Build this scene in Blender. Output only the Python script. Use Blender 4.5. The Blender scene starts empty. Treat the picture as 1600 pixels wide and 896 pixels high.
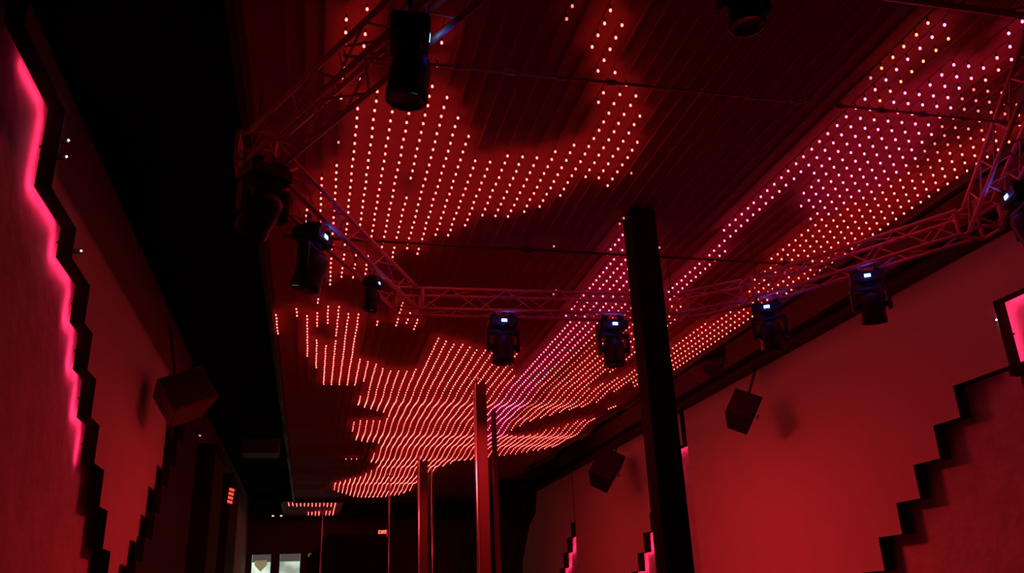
import bpy, bmesh, math, random
from mathutils import Vector, Matrix
random.seed(7)
COL = bpy.context.scene.collection
EYE = 1.6                      # camera height; heights below written h() are above the eye
def h(z): return z + EYE
ZL = 3.5                       # LED canopy height above the eye
PIT = 0.0357 * ZL
OX = 0.0181 * ZL
OY = -0.0598 * ZL

# lit LEDs of each canopy row: first-last cell and colour (r red, p pink, o orange, d dim)
RUNS = {
 -5: "83-89r",
 -3: "81-83r",
 -2: "58-61r 83-97r",
 -1: "54-61r 78-79r 82-86r 91-102r",
 0: "37-44r 49-49d 52-74r 80-85r 93-110r",
 1: "35-40r 41-42d 44-72r 80-89r 91-110r",
 2: "35-35r 43-62r 66-72r 82-110r",
 3: "43-43d 44-63r 67-71r 82-110r",
 4: "44-66r 98-110r 197-208r",
 5: "37-38r 40-40r 42-53r 56-67r 84-85r 99-108r 115-121r 134-138r 164-164r 195-211r",
 6: "43-65r 100-123r 133-147r 164-164r 193-213r",
 7: "45-66r 78-85r 102-124r 133-148r 164-164r 191-215r",
 8: "47-62r 81-84r 103-125r 133-149r 189-217r",
 9: "50-62r 82-86r 103-126r 133-149r 187-219r",
 10: "50-60r 103-129r 131-150r 160-169r 184-220r",
 11: "34-35d 49-58r 102-170r 182-221r",
 12: "49-58r 89-178r 180-222r",
 13: "34-37r 49-58r 90-224r",
 14: "35-39r 48-57r 91-224r",
 15: "39-42r 47-56r 91-223r",
 16: "40-54r 92-222r",
 17: "41-51r 93-220r",
 18: "43-51r 63-63d 93-219r",
 19: "46-52r 94-218r",
 20: "50-50d 96-217r",
 21: "73-74d 93-215r",
 22: "57-58d 93-210r",
 23: "59-64p 101-199r",
 24: "59-80p 104-183r",
 25: "61-130p 131-175r",
 26: "63-138p 139-171r",
 27: "62-62d 65-65r 66-145p 146-167r",
 28: "67-67r 68-98p 99-101r 102-153p 154-166r",
 29: "69-69r 71-78p 79-117r 118-160p 161-165r",
 30: "32-36o 37-37d 71-72d 73-76p 77-133d 134-158p 159-164d",
 31: "32-58p 73-137r 140-149r 150-154p 155-163r",
 32: "33-39o 40-75p 76-135r 141-162r",
 33: "38-48p 62-77p 78-132r 142-162r",
 34: "35-51p 73-129r 141-161r",
 35: "31-32p 35-53p 76-127r 140-161r",
 36: "31-53p 80-101r 110-125r 139-160r",
 37: "34-34p 35-36r 37-38d 39-55p 87-92r 107-123r 137-160r",
 38: "37-41d 42-54p 55-63r 90-93r 104-120r 136-159r",
 39: "37-44d 45-51p 52-68r 90-94r 100-116r 136-159r",
 40: "38-46d 47-71r 81-94r 99-111r 134-158r",
 41: "38-43d 44-45r 46-47d 48-96r 101-106r 132-158r",
 42: "39-99r 104-108r 131-157r",
 43: "40-101r 106-108r 119-122r 129-155r",
 44: "41-104r",
}
FAR = {
 -7: "233-239r",
 -6: "233-239r",
 -5: "233-240r",
 -4: "234-240r",
 -3: "234-240r",
 -2: "234-240r 255-262r",
 -1: "234-241r 255-262r",
 0: "234-241r 254-263r",
 1: "234-241r 254-263r",
 2: "234-241r 254-263r",
 3: "234-242r 253-263r",
 4: "234-242r 253-263r",
 5: "234-263r",
}

# ------------------------------------------------------------------ helpers
def bx(bm, x0, x1, y0, y1, z0, z1, mi=0):
    vs = [bm.verts.new(p) for p in ((x0,y0,z0),(x1,y0,z0),(x1,y1,z0),(x0,y1,z0),(x0,y0,z1),(x1,y0,z1),(x1,y1,z1),(x0,y1,z1))]
    for f in ((0,3,2,1),(4,5,6,7),(0,1,5,4),(1,2,6,5),(2,3,7,6),(3,0,4,7)):
        bm.faces.new([vs[i] for i in f]).material_index = mi
    return vs
def tube(bm, a, b, r, n=8, r2=None, mi=0, caps=True):
    a = Vector(a); b = Vector(b); d = (b-a).normalized()
    u = d.orthogonal().normalized(); v = d.cross(u)
    r2 = r if r2 is None else r2
    A = [bm.verts.new(a + (u*math.cos(t)+v*math.sin(t))*r) for t in (2*math.pi*k/n for k in range(n))]
    B = [bm.verts.new(b + (u*math.cos(t)+v*math.sin(t))*r2) for t in (2*math.pi*k/n for k in range(n))]
    for k in range(n):
        f = bm.faces.new([A[k], A[(k+1)%n], B[(k+1)%n], B[k]]); f.material_index = mi; f.smooth = n > 6
    if caps:
        bm.faces.new(list(reversed(A))).material_index = mi
        bm.faces.new(B).material_index = mi
def lathe(bm, prof, n=16, mi=0):
    rings = []
    for r, z in prof:
        if r < 1e-5: rings.append([bm.verts.new((0,0,z))])
        else: rings.append([bm.verts.new((r*math.cos(2*math.pi*k/n), r*math.sin(2*math.pi*k/n), z)) for k in range(n)])
    for A, B in zip(rings, rings[1:]):
        for k in range(n):
            if len(A) == 1: vs = [A[0], B[k], B[(k+1)%n]]
            elif len(B) == 1: vs = [A[k], A[(k+1)%n], B[0]]
            else: vs = [A[k], A[(k+1)%n], B[(k+1)%n], B[k]]
            f = bm.faces.new(vs); f.material_index = mi; f.smooth = True
def prism_x(bm, pts, x0, x1):                       # outline in (y, z), extruded along x
    A = [bm.verts.new((x0, y, z)) for y, z in pts]
    B = [bm.verts.new((x1, y, z)) for y, z in pts]
    bm.faces.new(A); bm.faces.new(list(reversed(B)))
    n = len(pts)
    for k in range(n): bm.faces.new([A[k], B[k], B[(k+1)%n], A[(k+1)%n]])
def finish(bm, bevel=0.0):
    if bevel: bmesh.ops.bevel(bm, geom=list(bm.edges), offset=bevel, segments=2, affect='EDGES', clamp_overlap=True)
    bmesh.ops.recalc_face_normals(bm, faces=list(bm.faces))
def obj(name, bm, mat, parent=None, bevel=0.0, loc=None, rot=None):
    finish(bm, bevel)
    me = bpy.data.meshes.new(name); bm.to_mesh(me); bm.free()
    for m in (mat if isinstance(mat, (list, tuple)) else [mat]): me.materials.append(m)
    o = bpy.data.objects.new(name, me); COL.objects.link(o)
    if parent: o.parent = parent
    if loc: o.location = loc
    if rot: o.rotation_euler = rot
    return o
def tag(o, label, cat, group=None):
    o['label'] = label; o['category'] = cat
    if group: o['group'] = group
    return o
def thing(name, label, cat, loc=(0,0,0), rot=(0,0,0), group=None):
    o = bpy.data.objects.new(name, None); COL.objects.link(o)
    o.location = loc; o.rotation_euler = rot; o.empty_display_size = .1
    return tag(o, label, cat, group)
def struct(name, bm, mat, parent=None):
    o = obj(name, bm, mat, parent)
    if not parent: o['kind'] = 'structure'
    return o
def copy_tree(root, loc, rot, label, group=None):
    r = root.copy(); COL.objects.link(r); r.location = loc; r.rotation_euler = rot; r['label'] = label
    if group: r['group'] = group
    for ch in list(root.children):
        c = ch.copy(); COL.objects.link(c); c.parent = r
        for g in list(ch.children):
            d = g.copy(); COL.objects.link(d); d.parent = c
    return r

# ------------------------------------------------------------------ materials
def mat(name, col, rough=.6, metal=0, bump=0, scale=8, mott=0, spec=.3):
    m = bpy.data.materials.new(name); m.use_nodes = True
    nt = m.node_tree; b = nt.nodes['Principled BSDF']
    b.inputs['Base Color'].default_value = (*col, 1); b.inputs['Roughness'].default_value = rough
    b.inputs['Metallic'].default_value = metal; b.inputs['Specular IOR Level'].default_value = spec
    tc = nt.nodes.new('ShaderNodeTexCoord')
    no = nt.nodes.new('ShaderNodeTexNoise'); no.inputs['Scale'].default_value = scale; no.inputs['Detail'].default_value = 6
    nt.links.new(tc.outputs['Object'], no.inputs['Vector'])
    mx = nt.nodes.new('ShaderNodeMix'); mx.data_type = 'RGBA'; mx.blend_type = 'MULTIPLY'
    mx.inputs['Factor'].default_value = mott or .15
    mx.inputs['A'].default_value = (*col, 1); nt.links.new(no.outputs['Fac'], mx.inputs['B'])
    nt.links.new(mx.outputs['Result'], b.inputs['Base Color'])
    if bump:
        bp = nt.nodes.new('ShaderNodeBump'); bp.inputs['Strength'].default_value = 1; bp.inputs['Distance'].default_value = bump
        nt.links.new(no.outputs['Fac'], bp.inputs['Height']); nt.links.new(bp.outputs['Normal'], b.inputs['Normal'])
    return m
def emit(name, col, s, samp='AUTO', mott=0):
    m = bpy.data.materials.new(name); m.use_nodes = True
    nt = m.node_tree; b = nt.nodes['Principled BSDF']
    b.inputs['Base Color'].default_value = (.02, .02, .02, 1); b.inputs['Roughness'].default_value = .4
    b.inputs['Emission Color'].default_value = (*col, 1); b.inputs['Emission Strength'].default_value = s
    if mott:
        tc = nt.nodes.new('ShaderNodeTexCoord'); no = nt.nodes.new('ShaderNodeTexNoise'); no.inputs['Scale'].default_value = mott
        rp = nt.nodes.new('ShaderNodeValToRGB'); rp.color_ramp.elements[0].position = .35; rp.color_ramp.elements[1].position = .65
        rp.color_ramp.elements[0].color = (*[c*.35 for c in col], 1); rp.color_ramp.elements[1].color = (*col, 1)
        nt.links.new(tc.outputs['Object'], no.inputs['Vector']); nt.links.new(no.outputs['Fac'], rp.inputs['Fac'])
        nt.links.new(rp.outputs['Color'], b.inputs['Emission Color'])
    m.cycles.emission_sampling = samp
    return m
M_stucco = mat('rough_stucco', (.62, .5, .5), .9, bump=.05, scale=3.2, mott=.35, spec=.1)
M_panel = mat('smooth_plaster_panel', (.62, .5, .5), .9, bump=.003, scale=2, mott=.12, spec=.05)
M_dark = mat('black_paint', (.012, .006, .007), .8, bump=.002, spec=.15)
M_backwall = mat('dark_red_back_wall', (.16, .05, .055), .9, spec=.05)
M_edge = mat('dark_panel_edge', (.03, .015, .018), .9, spec=.05)
M_ceil = mat('black_ceiling_paint', (.012, .008, .009), .95, spec=.05)
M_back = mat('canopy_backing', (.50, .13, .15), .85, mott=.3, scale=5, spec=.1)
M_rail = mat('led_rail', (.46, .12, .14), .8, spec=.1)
M_floor = mat('club_floor', (.05, .04, .045), .5, scale=3)
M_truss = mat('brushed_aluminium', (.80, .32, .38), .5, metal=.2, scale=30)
M_black = mat('black_plastic', (.025, .022, .026), .45, spec=.4)
M_grille = mat('speaker_grille', (.05, .035, .035), .6, scale=60, bump=.002)
M_chrome = mat('chrome', (.85, .85, .88), .28, metal=1)
M_lens = mat('dark_lens', (.03, .03, .05), .08, spec=.9)
M_redcol = mat('red_brown_column_paint', (.055, .022, .022), .6)
M_bar = mat('grey_frame', (.045, .04, .04), .6)
M_disp = emit('blue_display', (.16, .50, 1.0), 11)
LEDM = {'r': emit('led_red', (1, .062, .052), 13.0), 'p': emit('led_pink', (1, .062, .16), 13.0),
        'o': emit('led_orange', (1, .12, .05), 7), 'd': emit('led_dim', (1, .13, .12), 2.6)}
M_tape = emit('pink_led_tape', (1, .03, .13), 27)
M_white = emit('small_white_led', (1, .55, .75), 25)
M_exit = emit('exit_red', (1, .14, .06), 4.5)
M_exitbg = emit('exit_backing', (1, .02, .01), .5)
M_foyer = emit('glowing_foyer_wall', (.64, .76, .62), 1.6, mott=1.1)  # the foyer's light is put into its wall as mottled emission
M_blind = emit('glowing_blind_cloth', (.16, .13, .12), .6)  # light coming through the cloth is put in as emission
M_beige = mat('glowing_beige_card', (.42, .36, .2), .7)
_b = M_beige.node_tree.nodes['Principled BSDF']; _b.inputs['Emission Color'].default_value = (.40, .33, .17, 1); _b.inputs['Emission Strength'].default_value = .55  # card gets its window light as emission of its own
M_glass = bpy.data.materials.new('window_glass'); M_glass.use_nodes = True
_b = M_glass.node_tree.nodes['Principled BSDF']; _b.inputs['Transmission Weight'].default_value = 1; _b.inputs['Roughness'].default_value = .02; _b.inputs['IOR'].default_value = 1.02
_n = M_glass.node_tree.nodes.new('ShaderNodeTexNoise'); M_glass.node_tree.links.new(_n.outputs['Fac'], M_glass.node_tree.nodes.new('ShaderNodeBump').inputs['Height'])

# ------------------------------------------------------------------ room shell
XL, XR, YB, ZC = -2.37, 7.05, 34.0, 4.25
bm = bmesh.new(); bx(bm, XL-.3, XR+.3, -3, YB+.3, -.2, 0); struct('floor', bm, M_floor)
bm = bmesh.new(); bx(bm, XL-.3, XR+.3, -3, YB+.3, h(ZC), h(ZC)+.2); struct('ceiling', bm, M_ceil)
bm = bmesh.new(); bx(bm, XL-.3, XL, -3, YB, 0, h(ZC)); struct('wall_left', bm, M_stucco)
bm = bmesh.new(); bx(bm, XR, XR+.3, -3, YB, 0, h(ZC)); struct('wall_right', bm, M_stucco)
bm = bmesh.new(); bx(bm, XL-.3, XR+.3, -3.2, -3, 0, h(ZC)); struct('wall_rear', bm, M_dark)
# back wall with three openings
bm = bmesh.new()
wins = [(-2.2, -1.44), (-1.2, -.38), (-.16, .66)]
zt = h(2.30); zb = .35
bx(bm, XL, XR, YB, YB+.25, zt, h(ZC)); bx(bm, XL, XR, YB, YB+.25, 0, zb)
xs = [XL] + [v for w in wins for v in w] + [XR]
for k in range(0, len(xs), 2): bx(bm, xs[k], xs[k+1], YB, YB+.25, zb, zt)
struct('wall_back', bm, M_backwall)
for n, (a, b) in enumerate(wins):
    bm = bmesh.new()
    for q in ((a, a+.04, zb, zt), (b-.04, b, zb, zt), (a, b, zb, zb+.05), (a, b, zt-.04, zt)):
        bx(bm, q[0], q[1], YB-.02, YB+.1, q[2], q[3])
    w = bpy.data.objects.new('window_%d' % (n+1), None); COL.objects.link(w); w['kind'] = 'structure'
    obj('window_frame', bm, M_bar, w)
    bm = bmesh.new(); bx(bm, a+.04, b-.04, YB+.05, YB+.06, zb+.05, zt-.04); obj('pane', bm, M_glass, w)
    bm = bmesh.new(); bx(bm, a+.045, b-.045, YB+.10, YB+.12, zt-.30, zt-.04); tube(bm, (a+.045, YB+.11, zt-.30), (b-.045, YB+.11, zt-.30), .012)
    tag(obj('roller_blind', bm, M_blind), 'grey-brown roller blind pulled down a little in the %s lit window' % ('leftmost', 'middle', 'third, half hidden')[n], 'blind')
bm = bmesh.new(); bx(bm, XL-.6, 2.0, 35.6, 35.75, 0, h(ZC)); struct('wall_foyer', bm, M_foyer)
bm = bmesh.new()
v = [(-.22, .1), (-.22, .26), (.22, .26), (.22, .1), (0, -.14)]
A = [bm.verts.new((x, 0, z)) for x, z in v]; B = [bm.verts.new((x, .02, z)) for x, z in v]
bm.faces.new(A); bm.faces.new(B[::-1])
for k in range(5): bm.faces.new([A[k], B[k], B[(k+1)%5], A[(k+1)%5]])
tag(obj('pennant_sign', bm, M_beige, loc=(-1.83, YB-.05, h(1.78))), 'beige pointed pennant hanging in the leftmost lit window', 'sign')

# wall cornices
def cornice(name, x0, x1, z0):
    bm = bmesh.new(); bx(bm, x0, x1, -3, YB, h(z0), h(z0)+.12)
    xi = x0 if x0 > 0 else x1
    tube(bm, (xi, -3, h(z0)+.14), (xi, YB, h(z0)+.14), .045, 10)
    struct(name, bm, M_redcol)
cornice('trim_1', 6.60, XR, 3.42)

# ------------------------------------------------------------------ stepped wall panels with pink backlight
def panel(label, side, near, far, ztop, zbot, m=None, tape=True, name='stepped_wall_panel', x0=None, x1=None, group=None, header=None, tz=None):
    # near / far: lists of (y, z_from, z_to) going down
    pts = [(near[0][0], h(ztop))]
    for y, z0, z1 in near: pts += [(y, h(z0)), (y, h(z1))]
    rev = []
    for y, z0, z1 in far: rev += [(y, h(z0)), (y, h(z1))]
    pts = pts[1:] + rev[::-1]
    root = thing(name, label, 'wall panel', (0, 0, 0), group=group)
    if x0 is None: x0, x1 = (-2.30, -2.17) if side < 0 else (6.82, 6.97)
    bm = bmesh.new(); prism_x(bm, pts, x0, x1)
    bm.normal_update()
    for f in bm.faces: f.material_index = 0 if abs(f.normal.x) > .5 else 1
    obj('panel_face', bm, [m or M_panel, M_edge], root)
    if tape:
        xa, xb = (x0-.005, x0-.001) if side < 0 else (x1+.001, x1+.005)
        bm = bmesh.new()
        for k, (y, z0, z1) in enumerate(near):
            if tz and z0 < tz: break
            if k: bx(bm, xa, xb, y+.055, y+.07, h(z1)+.02, h(z0)-.02)
            if k+1 < len(near) and not (tz and z1 < tz): bx(bm, xa, xb, y+(.07 if k else .55), near[k+1][0]+.055, h(z1)+.035, h(z1)+.05)
        o = obj('led_tape', bm, M_tape, root); o['label'] = 'glowing pink LED tape'
        bm = bmesh.new()
        xw = x0-.004 if side < 0 else x1+.004
        for y, z0, z1 in near[1:7]:
            bx(bm, xw-.008, xw+.008, y-.012, y+.004, h((z0+z1)/2)-.008, h((z0+z1)/2)+.008)
        obj('tape_clip', bm, M_edge, root)
    # mounting battens between slab and wall
    xa, xb = (XL, x0) if side < 0 else (x1, XR)
    bm = bmesh.new()
    ym = (near[-1][0]+far[-1][0])/2
    bx(bm, xa, xb, ym-.04, ym+.04, h(zbot)+.1, h(ztop)-.1)
    obj('mounting_batten', bm, M_edge, root)
    return root
nl = [(5.35, 4.1, 3.90), (6.43, 3.90, 3.20), (7.20, 3.20, 2.93), (7.86, 2.93, 2.57), (8.18, 2.57, 2.22), (8.54, 2.22, 1.85), (8.90, 1.85, 1.48), (9.34, 1.48, 1.12), (9.72, 1.12, .74), (10.1, .74, .37), (10.5, .37, 0), (10.9, 0, -.4)]
fl = [(14.4, 4.1, 3.0), (14.0, 3.0, 2.6), (13.6, 2.6, 2.2), (13.2, 2.2, 1.85), (12.8, 1.85, 1.48), (12.4, 1.48, 1.12), (12.0, 1.12, .74), (11.6, .74, 0), (11.3, 0, -.4)]
K = 2.17/2.10
nl = [(y*K, a*K, b*K) for y, a, b in nl]; fl = [(y*K, a*K, b*K) for y, a, b in fl]
panel('plastered stepped wall panel edged by a long pink glow, left wall near the camera', -1, nl, fl, 4.2, -.4, tz=1.75)
nr = [(5.3, 3.42, 2.80), (6.90, 2.80, 2.11), (7.72, 2.11, 1.76), (8.16, 1.76, 1.39), (8.62, 1.39, 1.01), (9.06, 1.01, .65), (9.52, .65, .26), (9.98, .26, -.12), (10.4, -.12, -.5)]
def shift(l, d): return [(y+d, a, b) for y, a, b in l]
panel('large bright red stepped wall panel right of the black pillar', 1, nr, [(14.7, 3.42, -.5)], 3.42, -.5, tz=2.2)
panel('stepped wall panel glimpsed just left of the black pillar, pink light at its edge', 1, [(14.9, 3.42, 2.8)] + shift(nr, 8.75)[1:], [(22.2, 3.42, -.5)], 3.42, -.5)
panel('farthest stepped wall panel on the right wall, left of the large dark speaker', 1, [(22.25, 3.42, 2.11)] + shift(nr, 14.9)[2:], [(31, 3.42, -.5)], 3.42, -.5)
# dark stepped panel added for the unlit recess further down the left wall
dn = [(13.6, 3.0, 2.55), (13.1, 2.55, 2.1), (12.65, 2.1, 1.75), (12.2, 1.75, 1.35), (11.9, 1.35, 1.0), (11.4, 1.0, .7), (11.0, .7, -.2)]
panel('added black stepped panel for the dark recess on the left wall below the hanging speaker', -1, dn, [(15.2, 3.0, -.2)], 3.0, -.2, m=M_dark, tape=False, x0=-2.095, x1=-2.0)
for k, (y0, y1, lab) in enumerate([(16.6, 18.4, 'dark wall pier on the far left wall, nearer of two'), (20.2, 22.5, 'dark wall pier on the far left wall behind the small red sign')]):
    bm = bmesh.new(); bx(bm, XL, -1.85, y0, y1, 0, h(3.0)); bx(bm, XL, -1.8, y0-.05, y1+.05, h(3.0), h(3.12)); bx(bm, XL, -1.8, y0-.05, y1+.05, 0, .15)
    tag(obj('wall_pier', bm, M_dark), lab, 'pier', 'dark piers on the left wall')
# ledge under the near pink recess on the right wall
bm = bmesh.new(); bx(bm, 6.80, XR, 5.2, 6.90, h(2.0), h(2.10)); bx(bm, 6.82, XR, 5.3, 6.80, h(1.86), h(2.0))
tag(obj('wall_ledge', bm, M_edge), 'black wall ledge below the bright pink recess at the right edge', 'ledge')
def pinkbar(label, x, y0, y1, z):
    root = thing('wall_light_bar', label, 'wall light', (x, (y0+y1)/2, h(z)), group='pink wall light bars')
    bm = bmesh.new(); L = (y1-y0)/2
    bx(bm, -.026, .026, -L, L, .0, .05); obj('housing', bm, M_black, root, .006)
    s = -1 if x < 0 else 1
    bm = bmesh.new(); bx(bm, -.018, .018, -L+.02, L-.02, -.006, 0); obj('diffuser', bm, M_tape, root)
    return root
pinkbar('pink light bar above the black ledge at the right edge', XR-.04, 5.5, 6.85, 2.93)
pinkbar('small pink light bar seen just right of the black pillar', XR-.04, 14.75, 15.5, 2.93)
for (x, y, z, lab) in [(-2.09, 6.60, 3.72, 'tiny white pilot light on the left panel edge, upper of two'), (-2.09, 6.62, 3.58, 'tiny white pilot light on the left panel edge, lower of two'),
                       (-2.09, 7.4, 3.08, 'tiny white pilot light partway down the left panel edge'), (6.80, 6.90, 2.60, 'tiny white pilot light beside the pink recess at the right')]:
    t = thing('pilot_light', lab, 'light', (x, y, h(z)))
    s = -1 if x < 0 else 1
    bm = bmesh.new(); bx(bm, 0 if s > 0 else -.08, .02 if s > 0 else 0, .0, .02, -.02, .02); obj('holder', bm, M_black, t, .003)
    bm = bmesh.new(); lathe(bm, [(0, -.008), (.006, -.004), (.008, 0), (.006, .004), (0, .008)], 8); obj('lens', bm, M_white, t, loc=(0, -.008, 0))

# ------------------------------------------------------------------ LED canopy
def wave(y):
    if y < 12: return 0.0
    k = min(1, (y-12)/3)
    return k*(.035*math.sin((y-12)*2*math.pi/3.1) + .018*math.sin((y-12)*2*math.pi/1.45+1))
def yj(j): return OY + j*PIT
canopy = thing('led_canopy', 'long suspended ceiling canopy carrying the rows of red LEDs', 'ceiling canopy', (2.5, 16, h(ZL)))
def sheet(bm, x0, x1, y0, y1, z, t, dz=0.25):
    n = max(1, int((y1-y0)/dz)); prev = None
    for k in range(n+1):
        y = y0+(y1-y0)*k/n; w = wave(y)
        cur = [bm.verts.new((x0, y, z+w)), bm.verts.new((x1, y, z+w)), bm.verts.new((x1, y, z+w+t)), bm.verts.new((x0, y, z+w+t))]
        if prev:
            for a in range(4): bm.faces.new([prev[a], prev[(a+1)%4], cur[(a+1)%4], cur[a]])
        else: bm.faces.new(cur[::-1])
        prev = cur
    bm.faces.new(prev)
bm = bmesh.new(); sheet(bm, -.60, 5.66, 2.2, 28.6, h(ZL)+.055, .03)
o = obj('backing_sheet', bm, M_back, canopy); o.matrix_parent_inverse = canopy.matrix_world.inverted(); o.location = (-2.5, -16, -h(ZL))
bm = bmesh.new()
for x0, x1 in ((-.66, -.60), (5.66, 5.72)): sheet(bm, x0, x1, 2.2, 28.6, h(ZL)-.03, .16)
bx(bm, -.66, 5.72, 2.14, 2.2, h(ZL)-.03, h(ZL)+.13); bx(bm, -.66, 5.72, 28.6, 28.66, h(ZL)-.04, h(ZL)+.15)
o2 = obj('edge_frame', bm, M_redcol, canopy); o2.location = (-2.5, -16, -h(ZL))
o.matrix_parent_inverse = Matrix()
for y in (4, 10, 16, 22, 27):
    for x in (.2, 4.9):
        bm = bmesh.new(); tube(bm, (x-2.5, y-16, .14 if y > 12 else .08), (x-2.5, y-16, ZC-ZL), .012, 6); obj('suspension_rod', bm, M_bar, canopy)

def decode(s):
    out = []
    for t in s.split():
        a, b = t[:-1].split('-'); out += [(j, t[-1]) for j in range(int(a), int(b)+1)]
    return out
# one bulb mesh per colour: short black collar and a domed glowing lens
def bulb_mesh(bm, x=0, y=0, z=0, seg=7):
    b2 = bmesh.new()
    lathe(b2, [(.006, .045), (.006, .014)], seg, 1)
    lathe(b2, [(.006, .012), (.0084, .006), (.0090, 0), (.0070, -.0055), (0, -.0088)], seg, 0)
    for v in b2.verts: v.co += Vector((x, y, z))
    me = bpy.data.meshes.new('tmp'); b2.to_mesh(me); b2.free(); bm.from_mesh(me); bpy.data.meshes.remove(me)
BULB = {}
for k in 'rpod':
    bm = bmesh.new(); bulb_mesh(bm)
    me = bpy.data.meshes.new('led_bulb_'+k); bm.to_mesh(me); bm.free(); me.materials.append(LEDM[k]); me.materials.append(M_black)
    BULB[k] = me
def ordinal(n):
    return '%d%s' % (n, 'th' if 10 <= n % 100 <= 20 else {1: 'st', 2: 'nd', 3: 'rd'}.get(n % 10, 'th'))
def side_word(i):
    return 'left part' if i < 12 else 'middle part' if i < 28 else 'right part'
def make_strip(i, cells, y0, y1, label, group, zz=ZL):
    x = OX + i*PIT
    root = thing('led_strip', label, 'led strip', (x, y0, h(zz)), group=group)
    bm = bmesh.new(); sheet(bm, -.009, .009, y0, y1, 0, .011, .25)
    for v in bm.verts: v.co.y -= y0; v.co.z += .044
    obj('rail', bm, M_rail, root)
    rest = bmesh.new(); nrest = 0
    for n, (j, s) in enumerate(cells):
        y = yj(j); p = (random.uniform(-.004, .004), y-y0, wave(y)+random.uniform(-.002, .002))
        if n < 100:
            o = bpy.data.objects.new('led_bulb', BULB[s]); COL.objects.link(o); o.parent = root; o.location = p
        else:
            bulb_mesh(rest, *p, seg=5); nrest += 1
    if nrest:
        o = obj('led_bulb_run', rest, [LEDM[cells[-1][1]], M_black], root); o['kind'] = 'stuff'
    else: rest.free()
I0 = -5
for i in range(-5, 45):
    cells = decode(RUNS.get(i, ''))
    if not cells: 
        continue
    n = i - I0 + 1
    if n <= 25: lab = 'ceiling strip of small red LEDs, %s row from the left edge of the canopy' % ordinal(n)
    else: lab = 'ceiling strip of %s LEDs, %s row from the right edge of the canopy' % ('pink and red' if n < 42 else 'red', ordinal(51-n))
    make_strip(i, cells, 2.4, 28.4, lab, 'LED strips running the length of the canopy')
# short far canopy
fc = thing('short_led_canopy', 'small far canopy with a short line of red LEDs, in front of the lit windows', 'ceiling canopy', (0, 30.8, h(ZL)))
bm = bmesh.new(); bx(bm, -1.0, .9, -1.9, 2.2, .06, .10); obj('backing_sheet', bm, M_back, fc)
bm = bmesh.new(); bx(bm, -1.05, -1.0, -1.9, 2.2, .0, .12); bx(bm, .9, .95, -1.9, 2.2, 0, .12); bx(bm, -1.05, .95, 2.2, 2.25, 0, .12); bx(bm, -1.05, .95, -1.95, -1.9, .04, .12); obj('edge_frame', bm, M_redcol, fc)
for x in (-.8, .7):
    for y in (-1.6, 1.9): bm = bmesh.new(); tube(bm, (x, y, .1), (x, y, ZC-ZL), .012, 6); obj('suspension_rod', bm, M_bar, fc)
_w = wave
wave = lambda y: 0.0
for i in sorted(FAR):
    make_strip(i, decode(FAR[i]), 29.0, 32.9, 'short LED strip of the far canopy, %s from its left end' % ordinal(i-min(FAR)+1), 'short LED strips of the far canopy')
wave = _w

# ------------------------------------------------------------------ truss
def truss_seg(bm, a, b, w=.11):
    a = Vector(a); b = Vector(b); d = (b-a); L = d.length; d.normalize()
    s = d.cross(Vector((0,0,1))).normalized(); u = Vector((0,0,1))
    cor = [(s*i + u*j)*w for i, j in ((-1,-1),(1,-1),(1,1),(-1,1))]
    for c in cor: tube(bm, a+c, b+c, .019, 8)
    n = max(2, round(L/.28))
    for k in range(n):
        t0 = a + d*(L*k/n); t1 = a + d*(L*(k+1)/n)
        for q in range(4):
            c0, c1 = cor[q], cor[(q+1)%4]
            if k % 2: c0, c1 = c1, c0
            tube(bm, t0+c0, t1+c1, .008, 5, caps=False)
ZT = 2.98
TV = [(-.49, 5.30), (.865, 8.08), (3.70, 7.95), (4.38, 7.33), (5.50, 5.49), (3.86, 2.85), (.86, 2.85)]
tr = thing('lighting_truss', 'polygonal aluminium box truss hanging below the LED canopy', 'truss', (2.5, 6.3, h(ZT)))
for k in range(len(TV)):
    a = Vector((TV[k][0]-2.5, TV[k][1]-6.3, 0)); b = Vector((TV[(k+1)%len(TV)][0]-2.5, TV[(k+1)%len(TV)][1]-6.3, 0)); d = (b-a).normalized()
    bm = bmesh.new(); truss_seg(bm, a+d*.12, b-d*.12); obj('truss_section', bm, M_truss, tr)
    bm = bmesh.new(); 
    for dz in (-.11, .11):
        for sgn in (-1, 1):
            tube(bm, (a.x-.12, a.y+sgn*.12, dz), (a.x+.12, a.y+sgn*.12, dz), .016, 8); tube(bm, (a.x+sgn*.12, a.y-.12, dz), (a.x+sgn*.12, a.y+.12, dz), .016, 8)
    for dx in (-.12, .12):
        for dy in (-.12, .12): tube(bm, (a.x+dx, a.y+dy, -.12), (a.x+dx, a.y+dy, .12), .016, 8)
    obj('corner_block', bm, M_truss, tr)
for x, y in TV: bm = bmesh.new(); tube(bm, (x-2.5, y-6.3, .11), (x-2.5, y-6.3, ZL-ZT+.05), .006, 5); obj('hanging_cable', bm, M_bar, tr)
# slim cross pipe under the canopy
bm = bmesh.new(); tube(bm, (-.4, 7.55, h(3.40)), (5.4, 7.55, h(3.40)), .014, 8)
for x in (.2, 2.0, 4.9): tube(bm, (x, 7.55, h(3.40)), (x, 7.55, h(3.52)), .008, 6); bx(bm, x-.03, x+.03, 7.52, 7.58, h(3.375), h(3.42))
tag(obj('cross_pipe', bm, M_redcol), 'slim dark pipe running across under the canopy between the truss sides', 'pipe')

bm = bmesh.new(); tube(bm, (.05, 4.14, h(3.03)), (4.7, 4.13, h(3.03)), .010, 8)
for k in range(14): x = .4+k*.32; tube(bm, (x-.03, 4.135, h(3.03)), (x+.03, 4.135, h(3.03)), .019, 10)
tag(obj('cable_pipe', bm, M_truss), 'thin pipe with cable ties crossing between the truss arms near the camera', 'pipe')
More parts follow.
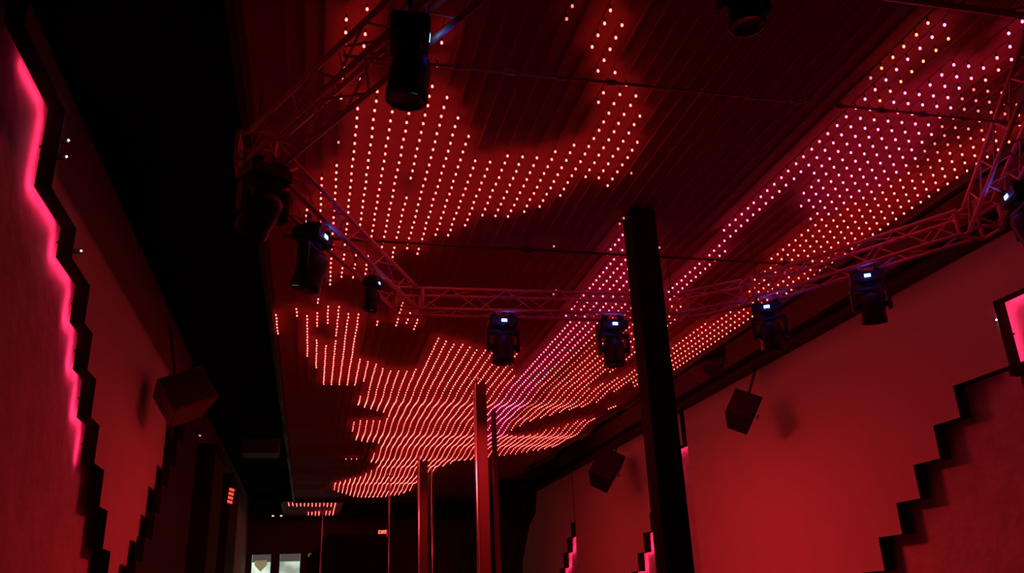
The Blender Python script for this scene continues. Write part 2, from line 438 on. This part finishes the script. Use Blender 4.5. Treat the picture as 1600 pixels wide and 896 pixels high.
# ------------------------------------------------------------------ moving head lights
def moving_head(label, loc, rot, scale=1.0, disp=True, tilt=0.0):
    root = thing('moving_head_light', label, 'stage light', loc, (0, 0, rot), 'moving head stage lights')
    root.scale = (scale,)*3
    bm = bmesh.new(); bx(bm, -.15, .15, -.11, .11, -.10, 0); obj('base', bm, M_black, root, .012)
    for x in (-.09, .09):
        bm = bmesh.new(); tube(bm, (x, 0, -.01), (x, 0, .05), .012, 8); bx(bm, x-.02, x+.02, -.10, .10, .015, .035); bx(bm, x-.015, x+.015, -.015, .015, .03, .12); obj('clamp', bm, M_bar, root)
    if disp:
        bm = bmesh.new(); bx(bm, -.027, .027, -.114, -.109, -.064, -.036); o = obj('display', bm, M_disp, root); o['label'] = 'glowing blue display'
    bm = bmesh.new(); tube(bm, (0, 0, -.10), (0, 0, -.135), .07, 16); bx(bm, -.155, .155, -.045, .045, -.17, -.13)
    for s in (-1, 1): bx(bm, s*.155-.018, s*.155+.018, -.045, .045, -.36, -.13)
    obj('yoke', bm, M_black, root, .006)
    bm = bmesh.new()
    lathe(bm, [(0, .13), (.07, .125), (.105, .09), (.115, .0), (.112, -.10), (.118, -.12), (.118, -.17), (.10, -.175)], 20)
    for s in (-1, 1): tube(bm, (s*.10, 0, 0), (s*.15, 0, 0), .03, 10)
    hd = obj('head', bm, M_black, root, loc=(0, 0, -.31), rot=(tilt, 0, 0))
    bm = bmesh.new(); lathe(bm, [(.10, -.172), (.07, -.160), (0, -.155)], 20); obj('lens', bm, M_lens, hd)
    return root
def yaw_to_cam(x, y): return math.atan2(-x, y) * .0
ML = [  # x, y, z(top of base), rot, label, tilt, scale, disp
 (1.83, 8.10, 2.835, .0, 'moving head light with bright blue display under the middle of the far truss', .1, 1, True),
 (3.03, 8.08, 2.835, .0, 'moving head light with bright blue display just left of the black pillar', .0, 1, True),
 (4.48, 7.37, 2.835, -.55, 'moving head light with blue display hanging right of the black pillar', .3, 1, True),
 (5.01, 6.44, 2.835, -.55, 'moving head light with the largest blue glow on the right truss arm', .4, 1, True),
 (-.10, 6.20, 2.835, 1.15, 'moving head light with small blue display on the left truss arm', .3, 1, True),
 (5.14, 4.68, 2.835, -1.95, 'moving head light with narrow blue display at the right edge of the view', .3, 1, True),
 (.43, 7.18, 2.835, 1.15, 'moving head light with a pinpoint blue display near the far left truss corner', .2, .6, True),
 (.38, 3.62, 2.86, 1.5, 'big black moving head light near the top, left of centre, blue streak above it', .1, .92, True),
 (-.42, 5.22, 2.835, .6, 'dark moving head light at the left truss corner', .9, 1, False),
 (1.86, 2.85, 2.84, .1, 'dim moving head light at the top edge above the black pillar', .0, .75, False),
 (4.18, 3.40, 2.835, -.4, 'dark moving head light at the top right between two patches of pink LEDs', .2, 1, False),
]
for x, y, z, r, lab, ti, sc, dp in ML:
    root = moving_head(lab, (x, y, h(z)), r, sc, dp, ti)
    if dp:
        l = bpy.data.lights.new('display_glow', 'POINT'); l.energy = .25 if sc == 1 else .08; l.color = (.10, .06, 1.0); l.shadow_soft_size = .03
        lo = bpy.data.objects.new('display_glow', l); COL.objects.link(lo); lo.location = (x + math.sin(r)*.22, y - math.cos(r)*.22, h(z)-.06)

# ------------------------------------------------------------------ columns and poles
def column(label, x, y, w, m, group='columns down the middle of the room'):
    root = thing('column', label, 'column', (x, y, 0), group=group)
    top = h(ZL)+.05
    bm = bmesh.new(); bx(bm, -w/2, w/2, -w/2, w/2, .0, top); obj('shaft', bm, m, root, .012)
    bm = bmesh.new(); bx(bm, -w/2-.02, w/2+.02, -w/2-.02, w/2+.02, 0, .12); obj('base', bm, M_dark, root, .01)
    return root
column('thick black square pillar in front of the LED ceiling, right of centre', 2.955, 6.88, .245, M_dark)
column('slim red-edged column in the middle distance, left of the black pillar', 2.615, 13.4, .17, M_redcol)
column('farther slim dark red column left of the middle one', 2.56, 20.8, .24, M_redcol)
column('short-looking thin column right behind the middle one', 3.27, 15.5, .09, M_redcol)
column('thin bright red column at the far end of the LED canopy', 3.05, 22.9, .12, M_redcol)
def pole(label, x, y, top):
    root = thing('dance_pole', label, 'pole', (x, y, 0), group='chrome poles')
    bm = bmesh.new(); tube(bm, (0,0,.0), (0,0,top), .024, 14); obj('shaft', bm, M_chrome, root)
    bm = bmesh.new(); lathe(bm, [(0,0),(.14,0),(.14,.012),(.05,.03),(.03,.06),(0,.06)], 20); obj('base_plate', bm, M_chrome, root)
    bm = bmesh.new(); lathe(bm, [(0,top),(.08,top),(.08,top-.02),(.03,top-.05),(0,top-.05)], 20); obj('top_plate', bm, M_chrome, root)
    return root
for x, y, lab in [(2.46, 13.1, 'chrome pole against the slim middle column'), (2.40, 20.2, 'chrome pole beside the farther dark red column'), (2.98, 22.2, 'chrome pole just right of the farther dark red column'),
                  (1.95, 23.0, 'chrome pole below the EXIT sign'), (.25, 26.0, 'chrome pole right of the lit windows')]:
    pole(lab, x, y, h(ZL)+wave(y)+.05)

# ------------------------------------------------------------------ speakers
def speaker(label, loc, rot, w, d, hh, anchor, face=None):
    root = thing('hanging_speaker', label, 'speaker', loc, rot, 'wall hung loudspeakers')
    bm = bmesh.new()
    A = [(-w/2, -d/2), (w/2, -d/2), (w*.36, d/2), (-w*.36, d/2)]
    lo = [bm.verts.new((x, y, -hh/2)) for x, y in A]; up = [bm.verts.new((x, y, hh/2)) for x, y in A]
    bm.faces.new(lo[::-1]); bm.faces.new(up)
    for k in range(4): bm.faces.new([lo[k], lo[(k+1)%4], up[(k+1)%4], up[k]])
    obj('cabinet', bm, face or M_black, root, .012)
    bm = bmesh.new(); bx(bm, -w/2+.025, w/2-.025, -d/2-.012, -d/2+.002, -hh/2+.025, hh/2-.025); obj('grille', bm, M_grille, root, .006)
    bm = bmesh.new()
    for s in (-1, 1): bx(bm, s*(w/2+.012)-.008, s*(w/2+.012)+.008, -.02, .02, -.03, .03)
    inv = (Matrix.Translation(loc) @ Matrix.Rotation(rot[2],4,'Z') @ Matrix.Rotation(rot[1],4,'Y') @ Matrix.Rotation(rot[0],4,'X')).inverted()
    tube(bm, (0, d*.3, hh*.1), inv @ Vector(anchor), .018, 8)
    bx(bm, -.06, .06, d/2-.03, d/2+.02, -.06, .12)
    obj('bracket', bm, M_bar, root)
    return root
speaker('tilted black loudspeaker hanging in front of the bright right wall panel', (6.2, 11.3, h(2.62)), (-.45, .45, -.55), .42, .40, .48, (6.7, 11.6, h(3.42)))
speaker('large dark loudspeaker high on the right wall, left of the black pillar', (6.2, 17.6, h(2.75)), (-.5, .5, -.5), .55, .5, .75, (6.7, 18.1, h(3.42)))
speaker('small dark loudspeaker tucked under the canopy edge on the right', (5.95, 11.5, h(3.45)), (-.3, .2, -.6), .34, .3, .34, (6.0, 11.6, h(ZC)))
speaker('reddish tilted loudspeaker hanging by the left wall', (-1.72, 11.3, h(2.72)), (-.35, -.45, .55), .62, .5, .5, (-2.1, 12.0, h(3.93)), face=mat('red_speaker_paint', (.22, .06, .06), .6))

# ------------------------------------------------------------------ exit sign, small red lamps
GL = {'E': ["111", "100", "110", "100", "111"], 'X': ["101", "101", "010", "101", "101"], 'I': ["1", "1", "1", "1", "1"], 'T': ["111", "010", "010", "010", "010"]}
root = thing('exit_sign', 'small glowing red EXIT sign on the dark back wall', 'sign', (2.64, YB-.06, h(2.92)))
bm = bmesh.new(); bx(bm, -.20, .20, 0, .05, -.145, .145); obj('housing', bm, M_black, root, .006)
bm = bmesh.new(); bx(bm, -.18, .18, -.006, .001, -.125, .125); obj('face', bm, M_exitbg, root)
bm = bmesh.new(); x = -.165
for ch in 'EXIT':
    g = GL[ch]; wcol = .0235
    def stroke(x0, z0, x1, z1, t=.009):
        d = Vector((x1-x0, 0, z1-z0)); n = Vector((-d.z, 0, d.x)).normalized()*t; e = d.normalized()*t
        a = Vector((x0, -.014, z0))-e; b = Vector((x1, -.014, z1))+e
        vs = [bm.verts.new(p) for p in (a-n, b-n, b+n, a+n)]; w2 = [bm.verts.new(p+Vector((0, .008, 0))) for p in (a-n, b-n, b+n, a+n)]
        bm.faces.new(vs); bm.faces.new(w2[::-1])
        for k in range(4): bm.faces.new([vs[k], w2[k], w2[(k+1)%4], vs[(k+1)%4]])
    Z0, Z1 = -.105, .105
    if ch == 'E': stroke(x+.01, Z0, x+.01, Z1); [stroke(x+.01, z, x+.07, z) for z in (Z0, 0, Z1)]; x += .097
    if ch == 'X': stroke(x+.005, Z0, x+.07, Z1); stroke(x+.005, Z1, x+.07, Z0); x += .097
    if ch == 'I': stroke(x+.01, Z0, x+.01, Z1); x += .04
    if ch == 'T': stroke(x+.035, Z0, x+.035, Z1); stroke(x, Z1, x+.07, Z1)
obj('lettering', bm, M_exit, root)
root = thing('red_wall_sign', 'narrow red lit sign on the left wall, seen edge-on', 'sign', (-1.72, 18.9, h(2.45)), (0, .12, .9))
bm = bmesh.new(); bx(bm, -.10, .10, 0, .06, -.19, .19); obj('housing', bm, M_black, root, .006)
bm = bmesh.new()
for k in range(4): bx(bm, -.07, .07, -.008, .002, -.15+.085*k, -.10+.085*k)
obj('lit_bars', bm, emit('red_sign_bars', (1, .06, .04), 1.6), root)
bm = bmesh.new(); tube(bm, (0, .05, 0), (-.25, .3, 0), .012, 6); obj('bracket', bm, M_bar, root)
root = thing('red_pilot_lamp', 'tiny red lamp on the left wall under the hanging speaker', 'light', (-1.93, 14.9, h(2.98)))
bm = bmesh.new(); lathe(bm, [(0, .05), (.03, .04), (.05, 0), (.045, -.03), (.02, -.04)], 12); bx(bm, -.2, 0, -.01, .01, .02, .04); obj('housing', bm, M_redcol, root)
bm = bmesh.new(); lathe(bm, [(.02, -.035), (.014, -.05), (0, -.055)], 10); obj('lens', bm, M_exit, root)
for k, px in enumerate((-1.28, -1.0)):
    root = thing('ceiling_spot', 'tiny white spot lamp left of the far LED canopy, %s of two' % ('left', 'right')[k], 'light', (px-.1, 31.2, h(3.42)))
    bm = bmesh.new(); tube(bm, (0, 0, 0), (0, 0, ZC-3.42), .01, 6); tube(bm, (0, 0, -.07), (0, 0, .04), .035, 10); obj('housing', bm, M_black, root)
    bm = bmesh.new(); lathe(bm, [(.04, -.06), (.03, -.085), (0, -.09)], 10); obj('lens', bm, emit('spot_white', (1, .7, .6), 2.5), root)
# hanging black drape beside the middle column, and a dark stair-like bulkhead before the windows
def drape(name, label, cat, pts, y, m=M_dark):
    bm = bmesh.new(); n = 40
    zs = pts
    rows = []
    for t in range(len(zs)):
        z, xa, xb = zs[t]
        rows.append([bm.verts.new((xa+(xb-xa)*k/n, y+.03*math.sin(k*.9), z)) for k in range(n+1)])
    for A, B in zip(rows, rows[1:]):
        for k in range(n):
            f = bm.faces.new([A[k], A[k+1], B[k+1], B[k]]); f.smooth = True
    o = obj(name, bm, m); md = o.modifiers.new('thick', 'SOLIDIFY'); md.thickness = .02
    return tag(o, label, cat)
drape('black_drape', 'black drape hanging between the slim column and the right wall', 'curtain', [(h(3.5), 5.2, 6.3), (h(2.55), 4.45, 6.2), (h(2.2), 4.1, 6.0), (h(1.2), 3.95, 5.75), (0, 3.9, 5.6)], 24.0)
bm = bmesh.new(); 
pts = [(-.1, 0), (2.3, 0), (2.3, 4.0), (1.2, 4.0), (.55, h(2.45)), (-.1, h(1.75))]
A = [bm.verts.new((x, 28.0, z)) for x, z in pts]; B = [bm.verts.new((x, 28.25, z)) for x, z in pts]
bm.faces.new(A); bm.faces.new(B[::-1])
for k in range(len(pts)): bm.faces.new([A[k], B[k], B[(k+1)%len(pts)], A[(k+1)%len(pts)]])
tag(obj('slanted_partition', bm, M_dark), 'black slant-topped partition hiding the right side of the lit windows', 'partition')
bm = bmesh.new(); bx(bm, -1.45, -.75, 17.6, 18.2, h(3.12), h(3.42)); [bx(bm, -1.43, -.77, 17.59, 17.60, h(3.15)+.05*k, h(3.17)+.05*k) for k in range(5)]
tube(bm, (-1.3, 17.9, h(3.4)), (-1.3, 17.9, h(ZC)), .012, 6); tube(bm, (-.9, 17.9, h(3.4)), (-.9, 17.9, h(ZC)), .012, 6)
tag(obj('hanging_fan_unit', bm, M_bar), 'dim grey box hanging left of the canopy above the windows', 'air unit')

# ------------------------------------------------------------------ lights
def area(name, loc, rot, sx, sy, e, col, spread=180):
    l = bpy.data.lights.new(name, 'AREA'); l.shape = 'RECTANGLE'; l.size = sx; l.size_y = sy; l.energy = e; l.color = col; l.spread = math.radians(spread)
    o = bpy.data.objects.new(name, l); COL.objects.link(o); o.location = loc; o.rotation_euler = rot; return o
RED = (1, .028, .036)
area('red_wash', (2.6, 11.8, h(2.88)), (0, 0, 0), .8, 1.4, 215, RED)
area('red_wash', (2.6, 19.0, h(2.88)), (0, 0, 0), .8, 1.4, 75, RED)
area('upper_wall_fill', (5.9, 11, h(4.05)), (0, math.radians(-65), 0), .2, 18, 7, RED)  # added fill with no visible lamp, lifts the wall band above the cornice
sp = bpy.data.lights.new('pole_highlight_fill', 'SPOT'); sp.energy = 30; sp.spot_size = math.radians(26); sp.spot_blend = .6; sp.color = (1, .9, .9); sp.shadow_soft_size = .1  # unseen spot added for the white highlights low on the poles
so = bpy.data.objects.new('pole_highlight_fill', sp); COL.objects.link(so); so.location = (1.8, 8, .3); so.rotation_euler = (math.radians(100), 0, 0)

# ------------------------------------------------------------------ world, camera, colour
w = bpy.data.worlds.new('world'); bpy.context.scene.world = w; w.use_nodes = True
w.node_tree.nodes['Background'].inputs['Color'].default_value = (.0012, .0002, .0003, 1)
cam = bpy.data.cameras.new('camera'); cam.sensor_width = 36; cam.lens = 1309.4/1600*36; cam.clip_end = 200
co = bpy.data.objects.new('camera', cam); COL.objects.link(co)
R = Matrix(((0.97478515, -0.04394493, -0.21877558), (-0.21978826, -0.35850709, -0.90728484), (-0.03856202, 0.9324921, -0.35912596)))
co.matrix_world = Matrix.Translation((0, 0, EYE)) @ R.to_4x4()
sc = bpy.context.scene; sc.camera = co
sc.view_settings.view_transform = 'Standard'; sc.view_settings.look = 'None'
sc.cycles.use_denoising = True
sc.cycles.max_bounces = 6; sc.cycles.diffuse_bounces = 3; sc.cycles.sample_clamp_indirect = 3
